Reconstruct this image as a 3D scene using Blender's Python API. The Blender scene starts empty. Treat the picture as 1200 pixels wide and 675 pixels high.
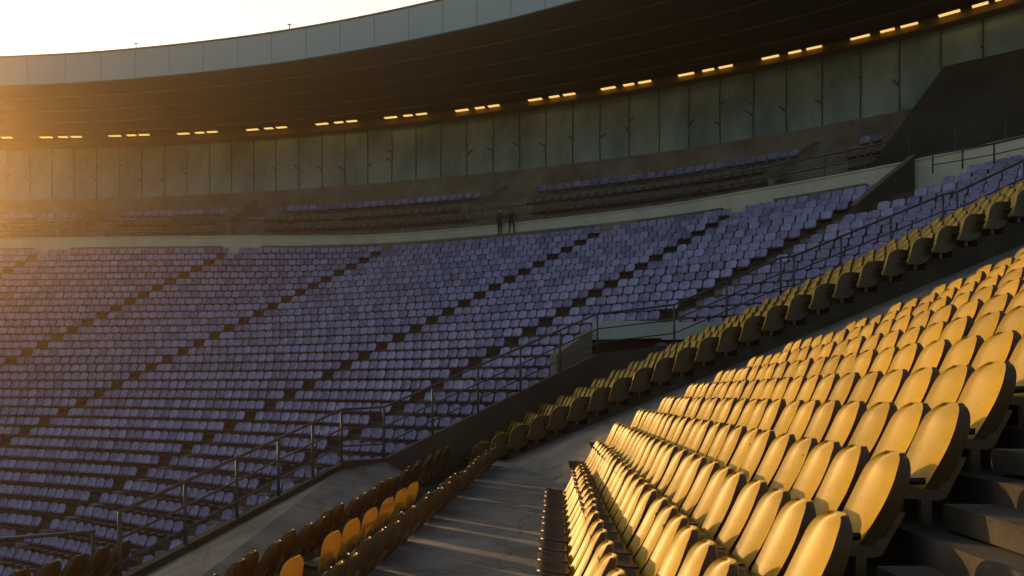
import bpy, bmesh, math, random
from mathutils import Vector, Matrix
random.seed(7)
C = bpy.context.scene.collection
SC = bpy.context.scene
ZC = 12.0                       # camera eye height above the pitch; heights below are relative to the eye
RAD = math.radians
def V(x, y, z): return Vector((x, y, z + ZC))

# ------------------------------------------------------------------ materials
def new_mat(name):
    m = bpy.data.materials.new(name); m.use_nodes = True
    nt = m.node_tree; b = nt.nodes['Principled BSDF']
    return m, nt, b
def N(nt, t, **kw):
    n = nt.nodes.new(t)
    for k, v in kw.items(): setattr(n, k, v)
    return n
def noisy(name, c1, c2, scale=4.0, rough=0.7, detail=6.0, bump=0.0, bscale=40.0, streak=None, lo=0.35, hi=0.65, spec=0.5):
    m, nt, b = new_mat(name)
    tc = N(nt, 'ShaderNodeTexCoord')
    mp = N(nt, 'ShaderNodeMapping')
    if streak: mp.inputs['Scale'].default_value = streak
    nz = N(nt, 'ShaderNodeTexNoise'); nz.inputs['Scale'].default_value = scale; nz.inputs['Detail'].default_value = detail
    nz.inputs['Roughness'].default_value = 0.65
    rp = N(nt, 'ShaderNodeValToRGB')
    rp.color_ramp.elements[0].position = lo; rp.color_ramp.elements[0].color = (*c1, 1)
    rp.color_ramp.elements[1].position = hi; rp.color_ramp.elements[1].color = (*c2, 1)
    L = nt.links.new
    L(tc.outputs['Object'], mp.inputs['Vector']); L(mp.outputs['Vector'], nz.inputs['Vector'])
    L(nz.outputs['Fac'], rp.inputs['Fac']); L(rp.outputs['Color'], b.inputs['Base Color'])
    b.inputs['Roughness'].default_value = rough
    b.inputs['Specular IOR Level'].default_value = spec
    if bump:
        n2 = N(nt, 'ShaderNodeTexNoise'); n2.inputs['Scale'].default_value = bscale; n2.inputs['Detail'].default_value = 4
        bp = N(nt, 'ShaderNodeBump'); bp.inputs['Strength'].default_value = bump; bp.inputs['Distance'].default_value = 0.02
        L(tc.outputs['Object'], n2.inputs['Vector']); L(n2.outputs['Fac'], bp.inputs['Height']); L(bp.outputs['Normal'], b.inputs['Normal'])
    return m
def translucent(m, amount, col):
    nt = m.node_tree; b = nt.nodes['Principled BSDF']; out = nt.nodes['Material Output']
    t = N(nt, 'ShaderNodeBsdfTranslucent'); t.inputs['Color'].default_value = (*col, 1)
    mx = N(nt, 'ShaderNodeMixShader'); mx.inputs[0].default_value = amount
    nt.links.new(b.outputs[0], mx.inputs[1]); nt.links.new(t.outputs[0], mx.inputs[2]); nt.links.new(mx.outputs[0], out.inputs['Surface'])
    return m
M = {}
M['yellow'] = translucent(noisy('sun_gold_seat_plastic', (.50, .325, .018), (.60, .405, .03), 2.2, .42, bump=.04, bscale=120), .03, (.75, .38, .06))  # golden sunlight on the cream seats is put into this colour
def vary(m, lo, hi):
    nt = m.node_tree; b = nt.nodes['Principled BSDF']; src = b.inputs['Base Color'].links[0].from_socket; L = nt.links.new
    oi = N(nt, 'ShaderNodeObjectInfo'); g = N(nt, 'ShaderNodeNewGeometry'); ad = N(nt, 'ShaderNodeMath', operation='ADD'); fr = N(nt, 'ShaderNodeMath', operation='FRACT')
    mr = N(nt, 'ShaderNodeMapRange'); mr.inputs[3].default_value = lo; mr.inputs[4].default_value = hi
    tc = N(nt, 'ShaderNodeTexCoord'); sc = N(nt, 'ShaderNodeTexNoise'); sc.inputs['Scale'].default_value = 14; sc.inputs['Detail'].default_value = 8; sc.inputs['Roughness'].default_value = .75
    s2 = N(nt, 'ShaderNodeMapRange'); s2.inputs[1].default_value = .28; s2.inputs[2].default_value = .46; s2.inputs[3].default_value = .72; s2.inputs[4].default_value = 1.0
    mu = N(nt, 'ShaderNodeMath', operation='MULTIPLY'); vs = N(nt, 'ShaderNodeVectorMath', operation='SCALE')
    L(oi.outputs['Random'], ad.inputs[0]); L(g.outputs['Random Per Island'], ad.inputs[1]); L(ad.outputs[0], fr.inputs[0]); L(fr.outputs[0], mr.inputs[0])
    L(tc.outputs['Object'], sc.inputs['Vector']); L(sc.outputs['Fac'], s2.inputs[0]); L(mr.outputs[0], mu.inputs[0]); L(s2.outputs[0], mu.inputs[1])
    L(src, vs.inputs[0]); L(mu.outputs[0], vs.inputs['Scale']); L(vs.outputs[0], b.inputs['Base Color'])
vary(M['yellow'], .78, 1.05)
M['thin'] = translucent(noisy('thin_yellow_plastic', (.62, .40, .08), (.72, .48, .11), 3, .45), .28, (.95, .66, .16))
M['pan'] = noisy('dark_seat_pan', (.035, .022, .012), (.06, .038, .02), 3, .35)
M['endshade'] = noisy('end_seat_shade', (.06, .04, .022), (.10, .065, .03), 3, .45)  # shaded side of the end seats put into the colour
M['shell'] = translucent(noisy('brown_shell_shaded_side', (.10, .055, .018), (.17, .095, .03), 3, .38), .05, (.7, .3, .04))  # brown back shells; the shade of the seat sides is painted in too
M['bracket'] = noisy('brown_bracket_steel', (.16, .10, .05), (.26, .16, .08), 8, .55)
def lilac():
    m, nt, b = new_mat('shade_lilac_seat_plastic')  # same cream seats in shade, with the bluish shade tint put into the colour
    tc = N(nt, 'ShaderNodeTexCoord'); nz = N(nt, 'ShaderNodeTexNoise'); nz.inputs['Scale'].default_value = 5.0; nz.inputs['Detail'].default_value = 6
    g = N(nt, 'ShaderNodeNewGeometry'); ad = N(nt, 'ShaderNodeMath', operation='MULTIPLY_ADD')
    ad.inputs[1].default_value = .45
    rp = N(nt, 'ShaderNodeValToRGB')
    e = rp.color_ramp.elements
    e[0].position = .4; e[0].color = (.17, .17, .38, 1); e[1].position = .95; e[1].color = (.44, .47, .86, 1)
    L = nt.links.new
    L(tc.outputs['Object'], nz.inputs['Vector']); L(g.outputs['Random Per Island'], ad.inputs[0]); L(nz.outputs['Fac'], ad.inputs[2])
    L(ad.outputs[0], rp.inputs['Fac']); L(rp.outputs['Color'], b.inputs['Base Color'])
    b.inputs['Roughness'].default_value = .55
    return m
M['lilac'] = lilac()
M['lilacpan'] = noisy('row_gap_shade_pan', (.055, .03, .04), (.09, .055, .07), 2, .6)  # shade in the gaps between rows put into the pan colour
M['greyseat'] = noisy('dull_grey_seats', (.15, .135, .125), (.25, .23, .22), 3, .7)
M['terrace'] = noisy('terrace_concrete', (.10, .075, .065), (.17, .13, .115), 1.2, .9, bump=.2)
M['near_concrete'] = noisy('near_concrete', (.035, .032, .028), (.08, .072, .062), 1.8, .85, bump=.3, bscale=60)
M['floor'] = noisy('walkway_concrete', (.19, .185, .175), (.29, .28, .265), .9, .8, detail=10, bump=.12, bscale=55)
def worn(m, cell, dark, seed):
    nt = m.node_tree; b = nt.nodes['Principled BSDF']; src = b.inputs['Base Color'].links[0].from_socket
    tc = N(nt, 'ShaderNodeTexCoord'); wn = N(nt, 'ShaderNodeTexNoise'); wn.inputs['Scale'].default_value = 1.3; wn.inputs['Detail'].default_value = 5
    vm = N(nt, 'ShaderNodeVectorMath', operation='MULTIPLY_ADD'); vm.inputs[1].default_value = (.9, .9, .9)
    vo = N(nt, 'ShaderNodeTexVoronoi', feature='DISTANCE_TO_EDGE'); vo.inputs['Scale'].default_value = cell
    cr = N(nt, 'ShaderNodeMapRange'); cr.inputs[1].default_value = .0; cr.inputs[2].default_value = .012; cr.inputs[3].default_value = .55; cr.inputs[4].default_value = 1
    st = N(nt, 'ShaderNodeTexNoise'); st.inputs['Scale'].default_value = .55; st.inputs['Detail'].default_value = 9; st.inputs['Roughness'].default_value = .72
    sr = N(nt, 'ShaderNodeMapRange'); sr.inputs[1].default_value = .38; sr.inputs[2].default_value = .6; sr.inputs[3].default_value = dark; sr.inputs[4].default_value = 1.1
    mu = N(nt, 'ShaderNodeMath', operation='MULTIPLY'); vs = N(nt, 'ShaderNodeVectorMath', operation='SCALE'); L = nt.links.new
    L(tc.outputs['Object'], wn.inputs['Vector']); L(wn.outputs['Color'], vm.inputs[0]); L(tc.outputs['Object'], vm.inputs[2]); L(vm.outputs[0], vo.inputs['Vector'])
    L(vo.outputs['Distance'], cr.inputs[0]); L(tc.outputs['Object'], st.inputs['Vector']); L(st.outputs['Fac'], sr.inputs[0])
    L(cr.outputs[0], mu.inputs[0]); L(sr.outputs[0], mu.inputs[1]); L(src, vs.inputs[0]); L(mu.outputs[0], vs.inputs['Scale']); L(vs.outputs[0], b.inputs['Base Color'])
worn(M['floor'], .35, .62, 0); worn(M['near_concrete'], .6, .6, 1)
M['parapet'] = noisy('cream_parapet_paint', (.60, .66, .58), (.80, .84, .74), .5, .8, streak=(1, 1, .25), lo=.3, hi=.6)
M['sill'] = noisy('parapet_base_concrete', (.17, .155, .125), (.25, .225, .18), .9, .85)
M['upper'] = noisy('upper_tier_concrete', (.22, .20, .175), (.38, .35, .31), .7, .9, detail=10)
M['step'] = noisy('lightened_step_concrete', (.15, .14, .15), (.36, .35, .37), 3.0, .9)  # colour lightened to give pale glints along the shaded aisles
M['wall'] = noisy('stained_wall_render', (.22, .33, .36), (.50, .63, .66), .35, .85, detail=10, streak=(1, 1, .15), lo=.36, hi=.6)
M['joint'] = noisy('rusty_joint', (.09, .075, .06), (.17, .14, .11), 1.5, .9)
M['cove'] = noisy('brown_cove_beam', (.22, .12, .035), (.30, .17, .05), .6, .7)
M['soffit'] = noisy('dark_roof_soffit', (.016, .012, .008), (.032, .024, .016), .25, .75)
M['fascia'] = noisy('blue_grey_fascia', (.56, .78, .90), (.64, .85, .95), .3, .45, streak=(1, 1, .2))
M['edge'] = noisy('fascia_edge_metal', (.08, .07, .055), (.12, .10, .08), 1, .5)
M['rail'] = noisy('grey_rail_steel', (.045, .05, .06), (.09, .095, .11), 5, .45)
M['sidewall'] = noisy('shade_dark_wall', (.05, .045, .038), (.085, .075, .065), .5, .9)  # shade on the right-hand wall put into the colour; other walls share it
M['vompanel'] = noisy('pale_teal_panel', (.52, .62, .60), (.64, .74, .72), .8, .7)
M['ground'] = noisy('pitch_grass', (.03, .06, .02), (.05, .09, .03), .6, .9)
M['cloth'] = noisy('dark_cloth', (.02, .025, .04), (.05, .055, .075), 6, .9)
M['skin'] = noisy('skin', (.32, .19, .13), (.40, .25, .18), 6, .6)
M['hair'] = noisy('dark_hair', (.012, .009, .007), (.02, .015, .012), 20, .6)
M['cap'] = noisy('pale_cap', (.5, .5, .5), (.6, .6, .6), 8, .8)
M['housing'] = noisy('lamp_housing', (.04, .035, .03), (.07, .06, .05), 4, .6)
mg, nt, b = new_mat('lamp_glow')
b.inputs['Emission Color'].default_value = (1, .62, .17, 1); b.inputs['Emission Strength'].default_value = 1.4
b.inputs['Base Color'].default_value = (.8, .7, .4, 1)
M['glow'] = mg

# ------------------------------------------------------------------ mesh helpers
class MB:
    def __init__(s): s.v = []; s.f = []
    def add(s, vs, fs):
        o = len(s.v); s.v += [tuple(p) for p in vs]; s.f += [tuple(i + o for i in f) for f in fs]
    def quad(s, a, b, c, d): s.add([a, b, c, d], [(0, 1, 2, 3)])
    def hexa(s, lo, hi):                       # lo, hi: four corners each, same order
        s.add(list(lo) + list(hi), [(3, 2, 1, 0), (4, 5, 6, 7), (0, 1, 5, 4), (1, 2, 6, 5), (2, 3, 7, 6), (3, 0, 4, 7)])
    def box(s, a, b):
        x0, y0, z0 = a; x1, y1, z1 = b
        s.hexa([(x0, y0, z0), (x1, y0, z0), (x1, y1, z0), (x0, y1, z0)], [(x0, y0, z1), (x1, y0, z1), (x1, y1, z1), (x0, y1, z1)])
    def tube(s, pts, r, n=8, cap=True):
        pts = [Vector(p) for p in pts]; rings = []
        for i, p in enumerate(pts):
            t = (pts[min(i + 1, len(pts) - 1)] - pts[max(i - 1, 0)]).normalized()
            u = t.cross(Vector((0, 0, 1)))
            if u.length < 1e-3: u = Vector((1, 0, 0))
            u.normalize(); w = u.cross(t).normalized()
            rings.append([p + (u * math.cos(6.28318 * k / n) + w * math.sin(6.28318 * k / n)) * r for k in range(n)])
        vs = [q for rg in rings for q in rg]; fs = []
        for i in range(len(rings) - 1):
            for k in range(n): fs.append((i * n + k, i * n + (k + 1) % n, (i + 1) * n + (k + 1) % n, (i + 1) * n + k))
        if cap: fs += [tuple(range(n))[::-1], tuple((len(rings) - 1) * n + k for k in range(n))]
        s.add(vs, fs)
    def sweep(s, rails, closed=True):          # rails: list of polylines (same length); surface through them
        n = len(rails[0]); m = len(rails)
        vs = [p for r in rails for p in r]; fs = []
        for i in range(m if closed else m - 1):
            j = (i + 1) % m
            for k in range(n - 1): fs.append((i * n + k, i * n + k + 1, j * n + k + 1, j * n + k))
        if closed: fs += [tuple(i * n for i in range(m)), tuple(i * n + n - 1 for i in range(m))[::-1]]
        s.add(vs, fs)
    def mesh(s, name, mat, smooth=False, fix=True):
        me = bpy.data.meshes.new(name); me.from_pydata([tuple(p) for p in s.v], [], s.f)
        for mm in (mat if isinstance(mat, list) else [mat]): me.materials.append(mm)
        if fix:
            bm = bmesh.new(); bm.from_mesh(me); bmesh.ops.recalc_face_normals(bm, faces=bm.faces); bm.to_mesh(me); bm.free()
        if smooth:
            for p in me.polygons: p.use_smooth = True
        return me
    def build(s, name, mat, parent=None, smooth=False, fix=True):
        return link(name, s.mesh(name, mat, smooth, fix), parent)
def link(name, data, parent=None):
    o = bpy.data.objects.new(name, data); C.objects.link(o)
    if parent: o.parent = parent
    return o
def tag(o, label=None, cat=None, group=None, kind=None):
    if label: o['label'] = label
    if cat: o['category'] = cat
    if group: o['group'] = group
    if kind: o['kind'] = kind
    return o
def thing(name, label, cat, group=None, loc=(0, 0, 0)):
    o = bpy.data.objects.new(name, None); C.objects.link(o); o.location = loc; o.empty_display_size = .1
    return tag(o, label, cat, group)
def ordinal(n):
    u = ['', 'first', 'second', 'third', 'fourth', 'fifth', 'sixth', 'seventh', 'eighth', 'ninth', 'tenth', 'eleventh', 'twelfth', 'thirteenth', 'fourteenth', 'fifteenth', 'sixteenth', 'seventeenth', 'eighteenth', 'nineteenth', 'twentieth']
    if n <= 20: return u[n]
    t = {2: 'twenty', 3: 'thirty', 4: 'forty'}
    return ({30: 'thirtieth', 40: 'fortieth'}[n]) if n % 10 == 0 else t[n // 10] + '-' + u[n % 10]
def crom(pts, sub):
    out = []; n = len(pts)
    for i in range(n - 1):
        p0, p1, p2, p3 = pts[max(i - 1, 0)], pts[i], pts[i + 1], pts[min(i + 2, n - 1)]
        for k in range(sub):
            t = k / sub
            out.append(.5 * ((2 * p1) + (p2 - p0) * t + (2 * p0 - 5 * p1 + 4 * p2 - p3) * t * t + (3 * p1 - p0 - 3 * p2 + p3) * t ** 3))
    out.append(pts[-1].copy()); return out
def lerp(a, b, t): return a + (b - a) * t
def interp(xs, ys, x):
    if x <= xs[0]: return ys[0] + (ys[1] - ys[0]) * (x - xs[0]) / (xs[1] - xs[0])
    for i in range(len(xs) - 1):
        if x <= xs[i + 1] or i == len(xs) - 2:
            return ys[i] + (ys[i + 1] - ys[i]) * (x - xs[i]) / (xs[i + 1] - xs[i])

# ------------------------------------------------------------------ the seat (local: x along the row, -y faces the pitch, z up, .75 tall)
SEAT_H = .75
def backrest_mb(nx, nz, wide=0.0, lean=.29, z0=.16, thick=.15):
    mb = MB(); fr = []; bk = []
    for j in range(nz + 1):
        t = j / nz; tt = 1 - (1 - t) ** 2.1                     # finer rows near the rounded top
        z = z0 + (.75 - z0) * tt
        hm = wide + (.225 if wide else .212)
        hw = hm * (.88 + .12 * min(1, tt / .5))
        if tt > .5: hw = hm * max(0.0, 1 - ((tt - .5) / .5) ** (3.4 + wide * 30)) ** (1 / (2.7 + wide * 14))
        hw = max(hw, hm * .42)
        yc = -.13 + lean * tt + .02 * math.sin(tt * math.pi)
        fr.append([]); bk.append([])
        th = thick * (1 - .5 * tt * tt)
        for i in range(nx + 1):
            s = -1 + 2 * i / nx
            e = abs(s) ** 2.6
            fr[-1].append((hw * s, yc - .014 * abs(s) ** 8 + .034 * (1 - s * s) - .02 * max(0, (tt - .8) / .2) ** 2 * -1.6, z))
            bk[-1].append((hw * s * .98, yc + th * (.72 + .28 * (1 - e)), z - .004))
    vs = [p for r in fr for p in r] + [p for r in bk for p in r]
    w = nx + 1; o = w * (nz + 1); fs = []
    for j in range(nz):
        for i in range(nx):
            a = j * w + i
            fs.append((a, a + 1, a + w + 1, a + w)); fs.append((o + a + 1, o + a, o + a + w, o + a + w + 1))
        fs.append((j * w + w, j * w, o + j * w, o + j * w + w)[::-1]); fs.append((j * w + nx, j * w + w + nx, o + j * w + w + nx, o + j * w + nx)[::-1])
    for i in range(nx):
        fs.append((i, o + i, o + i + 1, i + 1)); a = nz * w + i; fs.append((a, a + 1, o + a + 1, o + a))
    mb.add(vs, fs)
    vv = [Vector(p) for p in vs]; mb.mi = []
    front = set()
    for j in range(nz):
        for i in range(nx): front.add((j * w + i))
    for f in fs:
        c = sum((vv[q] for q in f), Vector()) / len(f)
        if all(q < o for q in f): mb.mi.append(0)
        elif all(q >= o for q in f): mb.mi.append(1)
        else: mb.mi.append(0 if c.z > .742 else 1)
    return mb
def pan_mb(nx, ny):
    mb = MB(); top = []; bot = []
    for j in range(ny + 1):
        t = j / ny
        y = -.10 - .30 * t
        hw = .205 * (1 - max(0, (t - .7) / .3) ** 2.4 * .35)
        zz = .275 + .05 * t - .018 * math.sin(t * math.pi)
        if t > .85: zz -= .03 * ((t - .85) / .15) ** 2
        for i in range(nx + 1):
            s = -1 + 2 * i / nx
            top.append((hw * s, y, zz + .022 * s * s)); bot.append((hw * s, y, zz - .035 + .012 * s * s))
    w = nx + 1; o = w * (ny + 1); fs = []
    for j in range(ny):
        for i in range(nx):
            a = j * w + i; fs.append((a, a + 1, a + w + 1, a + w)); fs.append((o + a + 1, o + a, o + a + w, o + a + w + 1))
        fs.append((j * w + w, j * w, o + j * w, o + j * w + w)); fs.append((j * w + nx, j * w + w + nx, o + j * w + w + nx, o + j * w + nx))
    for i in range(nx):
        fs.append((i, i + 1, o + i + 1, o + i)); a = ny * w + i; fs.append((a + 1, a, o + a, o + a + 1))
    mb.add(vs := top + bot, fs); return mb
def bracket_mb(x):
    mb = MB(); w = .022
    pr = [(-.33, .235), (-.02, .215), (.10, .43), (.16, .41), (.03, .165), (-.02, .15), (-.06, .15), (-.06, 0), (-.12, 0), (-.12, .155), (-.33, .18)]
    a = [(x - w, y, z) for y, z in pr]; c = [(x + w, y, z) for y, z in pr]; n = len(pr)
    mb.add(a + c, [tuple(range(n)), tuple(range(2 * n - 1, n - 1, -1))] + [(i, n + i, n + (i + 1) % n, (i + 1) % n) for i in range(n)])
    return mb
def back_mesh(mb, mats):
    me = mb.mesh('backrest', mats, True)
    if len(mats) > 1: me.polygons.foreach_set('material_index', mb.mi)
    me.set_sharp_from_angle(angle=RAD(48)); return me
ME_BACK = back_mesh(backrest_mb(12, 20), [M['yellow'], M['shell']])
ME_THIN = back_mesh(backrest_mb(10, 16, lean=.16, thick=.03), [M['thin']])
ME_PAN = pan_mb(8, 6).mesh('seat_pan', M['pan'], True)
ME_END = MB()
_o = [(-.02 + .23 * math.cos(a), .44 + .27 * math.sin(a)) for a in [6.28318 * k / 24 for k in range(24)]]
_o = [(-.03 + .265 * math.copysign(abs(math.cos(a)) ** .4, math.cos(a)) + .22 * math.sin(a) * .8, .43 + .325 * math.copysign(abs(math.sin(a)) ** .5, math.sin(a))) for a in [6.28318 * k / 28 for k in range(28)]]
ME_END.add([(-.30, y, z) for y, z in _o] + [(-.235, y, z) for y, z in _o], [tuple(range(28)), tuple(range(55, 27, -1))] + [(i, 28 + i, 28 + (i + 1) % 28, (i + 1) % 28) for i in range(28)])
ME_END = ME_END.mesh('end_shade_panel', [M['endshade'], M['yellow']])
for q in ME_END.polygons: q.material_index = 1 if q.index > 1 else 0  # added panel: dark faces for the shaded side, yellow rim for the sunlit edge
ME_BR = [bracket_mb(-.17).mesh('bracket', M['bracket']), bracket_mb(.17).mesh('bracket', M['bracket'])]
first_seat = None
def seat_tree(src, name):
    r = src.copy(); C.objects.link(r); r.name = name
    for ch in list(src.children):
        c = ch.copy(); C.objects.link(c); c.parent = r
    return r
def place_seat(mat, label, group, thin=False, end=False):
    global first_seat
    if first_seat is None:
        first_seat = thing('stadium_seat', label, 'seat', group)
        link('backrest', ME_BACK, first_seat); link('seat_pan', ME_PAN, first_seat)
        link('bracket', ME_BR[0], first_seat); link('bracket', ME_BR[1], first_seat)
        o = first_seat
    else:
        o = seat_tree(first_seat, 'stadium_seat')
    if thin:
        for ch in o.children:
            if ch.name.startswith('backrest'): ch.data = ME_THIN
    if end: link('end_shade_panel', ME_END, o)
    o.matrix_world = mat
    tag(o, label, 'seat', group)
    return o
def low_seat(nx=4, nz=6, wide=0.0, lean=.29, z0=.16, thick=.125):
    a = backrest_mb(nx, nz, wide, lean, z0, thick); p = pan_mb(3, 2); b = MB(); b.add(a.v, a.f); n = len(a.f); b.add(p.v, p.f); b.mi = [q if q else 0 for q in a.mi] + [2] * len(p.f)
    return b, n
def seat_matrix(top, along, wob=.0):
    a = Vector((along.x, along.y, 0)).normalized()
    out = Vector((a.y, -a.x, 0))                                  # away from the pitch (rows run away from the eye, stand on the right)
    m = Matrix(((a.x, out.x, 0, top.x), (a.y, out.y, 0, top.y), (0, 0, 1, top.z - SEAT_H), (0, 0, 0, 1)))
    return m @ Matrix.Rotation(wob * random.uniform(-1, 1), 4, 'X') @ Matrix.Rotation(wob * .6 * random.uniform(-1, 1), 4, 'Z')

# generic stepped terrace. lines[n]: polyline of seat tops of row n (lowest first); riser behind each row
def terrace(lines, outs, bottom, drop=SEAT_H, off=.22, first=.55):
    mb = MB(); n = len(lines)
    L = [[p + o * off for p, o in zip(lines[i], outs[i])] for i in range(n)]
    L0 = [p - o * first for p, o in zip(lines[0], outs[0])]
    prev = L0
    K = len(L0)
    for i in range(n):
        zt = [p.z - drop for p in lines[i]]
        a = [Vector((prev[k].x, prev[k].y, zt[k])) for k in range(K)]
        b = [Vector((L[i][k].x, L[i][k].y, zt[k])) for k in range(K)]
        lowz = [lines[i - 1][k].z - drop if i else bottom for k in range(K)]
        lo = [Vector((prev[k].x, prev[k].y, lowz[k])) for k in range(K)]
        mb.sweep([lo, a, b], closed=False)
        for k in (0, K - 1):
            mb.quad(a[k], b[k], Vector((b[k].x, b[k].y, bottom)), Vector((a[k].x, a[k].y, bottom)))
        prev = b
    bk = [Vector((p.x, p.y, bottom)) for p in prev]
    mb.sweep([prev, bk], closed=False)
    return mb

yellow_specs = []          # (score, matrix, label, group, thin)
# ------------------------------------------------------------------ near block: fourteen rows right of the walkway
farD = [12.1, 14.0, 15.2, 15.3, 15.3, 15.2, 14.9, 14.5, 14.0, 12.6, 12.1, 11.8, 11.5, 11.3, 11.1, 10.9]
nearD = [2.6, 3.1, 3.9, 4.4, 4.7, 5.1, 5.4, 5.5, 6.2, 6.9, 7.6, 8.3, 9.0, 9.6, 10.2, 10.5]
NR = 16
near_lines = []; near_outs = []
for i in range(NR):
    n = V(.48 + .545 * i, 4.2, -1.27 + .288 * i); f = V(.95 + .533 * i, farD[i], -1.34 + .27 * i)
    d = (f - n) / (f.y - n.y)
    at = lambda D: n + d * (D - n.y)
    near_lines.append([at(D) for D in (-3.0, 0.0, 3.0, 6.0, 9.0)] + [at(farD[i] + .1)])
    o = Vector((d.y, -d.x, 0)).normalized(); near_outs.append([o] * 6)
    L = farD[i] - nearD[i]; cnt = max(1, int(round(L / .475)))
    for k in range(cnt + 1):
        D = nearD[i] + L * k / cnt
        p = at(D)
        rowname = 'the front row beside the walkway' if i == 0 else f'the {ordinal(i + 1)} row up from the walkway'
        px = 425 / D
        yellow_specs.append((px * (.75 if D > 9 else 1.2), seat_matrix(p, d, .025), f'sunlit yellow seat, {ordinal(k + 1)} from the near end of {rowname}', 'sunlit yellow seats above the walkway', False))
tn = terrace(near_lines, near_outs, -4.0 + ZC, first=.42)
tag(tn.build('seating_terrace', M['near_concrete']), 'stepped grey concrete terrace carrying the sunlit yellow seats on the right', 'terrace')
# stair blocks of the aisle beside the eye
st = thing('aisle_stair', 'short concrete stair with lit half steps beside the nearest yellow seats', 'stairs', loc=V(2.2, 3, -1))
for i in range(1, 8):
    n = near_lines[i][2]; zt = n.z - SEAT_H
    mb = MB(); x0 = n.x + .22 - .29; x1 = n.x + .218
    mb.box((x0, 1.2, zt + .004), (x1, nearD[i] - .42, zt + .145))
    o = mb.build('step', M['near_concrete'], st); o.location = -st.location

# ------------------------------------------------------------------ rows between the two walkways (seen from behind)
def row_line(a, b, Ds):
    d = (b - a) / (b.y - a.y); return [a + d * (D - a.y) for D in Ds], d
A0, A1 = V(-3.70, 8.5, -2.25), V(-2.43, 17.5, -1.87)
B0, B1 = V(-2.06, 7.0, -1.85), V(-.80, 17.0, -1.60)
Ds = (3.0, 6.0, 9.0, 12.0, 15.0, 18.2)
lA, dA = row_line(A0, A1, Ds); lB, dB = row_line(B0, B1, Ds)
lC = [lerp(a, b, .52) - Vector((0, 0, .10)) for a, b in zip(lA, lB)]; dC = lerp(dA, dB, .5)
oA = Vector((1, -.13, 0)).normalized()
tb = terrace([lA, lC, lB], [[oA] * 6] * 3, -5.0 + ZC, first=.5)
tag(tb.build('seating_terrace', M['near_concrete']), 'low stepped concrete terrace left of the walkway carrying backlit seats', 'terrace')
for nm, (a, d), D0, D1, lab in (('B', (B0, dB), 5.4, 18.8, 'the row along the walkway'), ('A', (A0, dA), 6.6, 21.2, 'the row beside the lower walkway')):
    cnt = int((D1 - D0) / .50)
    for k in range(cnt + 1):
        D = D0 + (D1 - D0) * k / cnt + random.uniform(-.10, .10); p = a + d * (D - a.y)
        yellow_specs.append((425 / D * 1.6, seat_matrix(p, d, .07), f'brown backlit seat, {ordinal(k + 1)} from the near end of {lab}', 'backlit seats left of the walkway', False))
for k, D in enumerate((7.7, 8.9, 10.2, 11.0, 11.8, 12.7, 13.6, 14.3)):
    t = (D - Ds[1]) / (Ds[-1] - Ds[1]); a = lC[1]; p = a + (lC[-1] - a) * t
    yellow_specs.append((60, seat_matrix(p, dC, .03) @ Matrix.Rotation(RAD(14), 4, 'Z'), f'glowing amber seat in the sparse middle row, {ordinal(k + 1)} from the near end', 'sparse amber seats between two rows', True))
for k in range(5):
    p = lerp(V(-6.95, 10.0, -2.55), V(-6.9, 12.6, -2.72), k / 4)
    yellow_specs.append((40, seat_matrix(p, Vector((.1, 1, 0)), .03), f'dark seat below the handrail end, {ordinal(k + 1)} from the near end', 'seats below the handrail end', False))
pl = MB(); pl.hexa([V(-8.6, 6.5, -5), V(-6.4, 6.5, -5), V(-6.3, 13.2, -5), V(-8.5, 13.2, -5)], [V(-8.6, 6.5, -3.3), V(-6.4, 6.5, -3.3), V(-6.3, 13.2, -3.47), V(-8.5, 13.2, -3.47)])
tag(pl.build('seating_terrace', M['near_concrete']), 'lower concrete platform beyond the handrail end with a short seat row', 'terrace')

# ------------------------------------------------------------------ block across the stair aisle
RB = lambda k: V(-.88 + .704 * .76 * k, 20.35 - .171 * .76 * k, -1.63 + .339 * .76 * k)
KB = list(range(0, 29)); offL = Vector((-.48, 2.65, 0))
b_lines = [[RB(k) - offL * .08, RB(k) + offL * .5, RB(k) + offL * 1.1] for k in KB]
ob = Vector((offL.y, -offL.x, 0)).normalized(); 
b_outs = [[ob] * 3 for _ in KB]
for k in KB:
    for s in range(7):
        p = RB(k) + offL * (s / 6.0) * .98
        first = s == 0
        yellow_specs.append((34 if first and k < 26 else 2, seat_matrix(p, offL, .02) @ Matrix.Diagonal((1 if first else .74, 1, 1, 1)), f'shaded end seat with sunlit gold rim, {ordinal(k + 1)} up the far side of the stair aisle', 'end seats along the far side of the stair aisle', False))
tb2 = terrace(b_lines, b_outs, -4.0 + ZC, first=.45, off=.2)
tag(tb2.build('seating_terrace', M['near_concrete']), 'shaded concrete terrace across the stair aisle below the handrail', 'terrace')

yellow_specs.sort(key=lambda s: -s[0])
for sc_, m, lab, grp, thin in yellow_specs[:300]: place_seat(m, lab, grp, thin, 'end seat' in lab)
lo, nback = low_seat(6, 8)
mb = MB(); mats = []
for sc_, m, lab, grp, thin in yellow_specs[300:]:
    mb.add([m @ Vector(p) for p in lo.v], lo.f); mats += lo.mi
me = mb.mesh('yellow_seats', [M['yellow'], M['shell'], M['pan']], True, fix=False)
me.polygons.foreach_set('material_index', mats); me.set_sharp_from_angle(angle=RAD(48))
tag(link('yellow_seats', me), 'remaining small yellow seats at the far ends of the rows and across the aisle', 'seats', kind='stuff')

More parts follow.
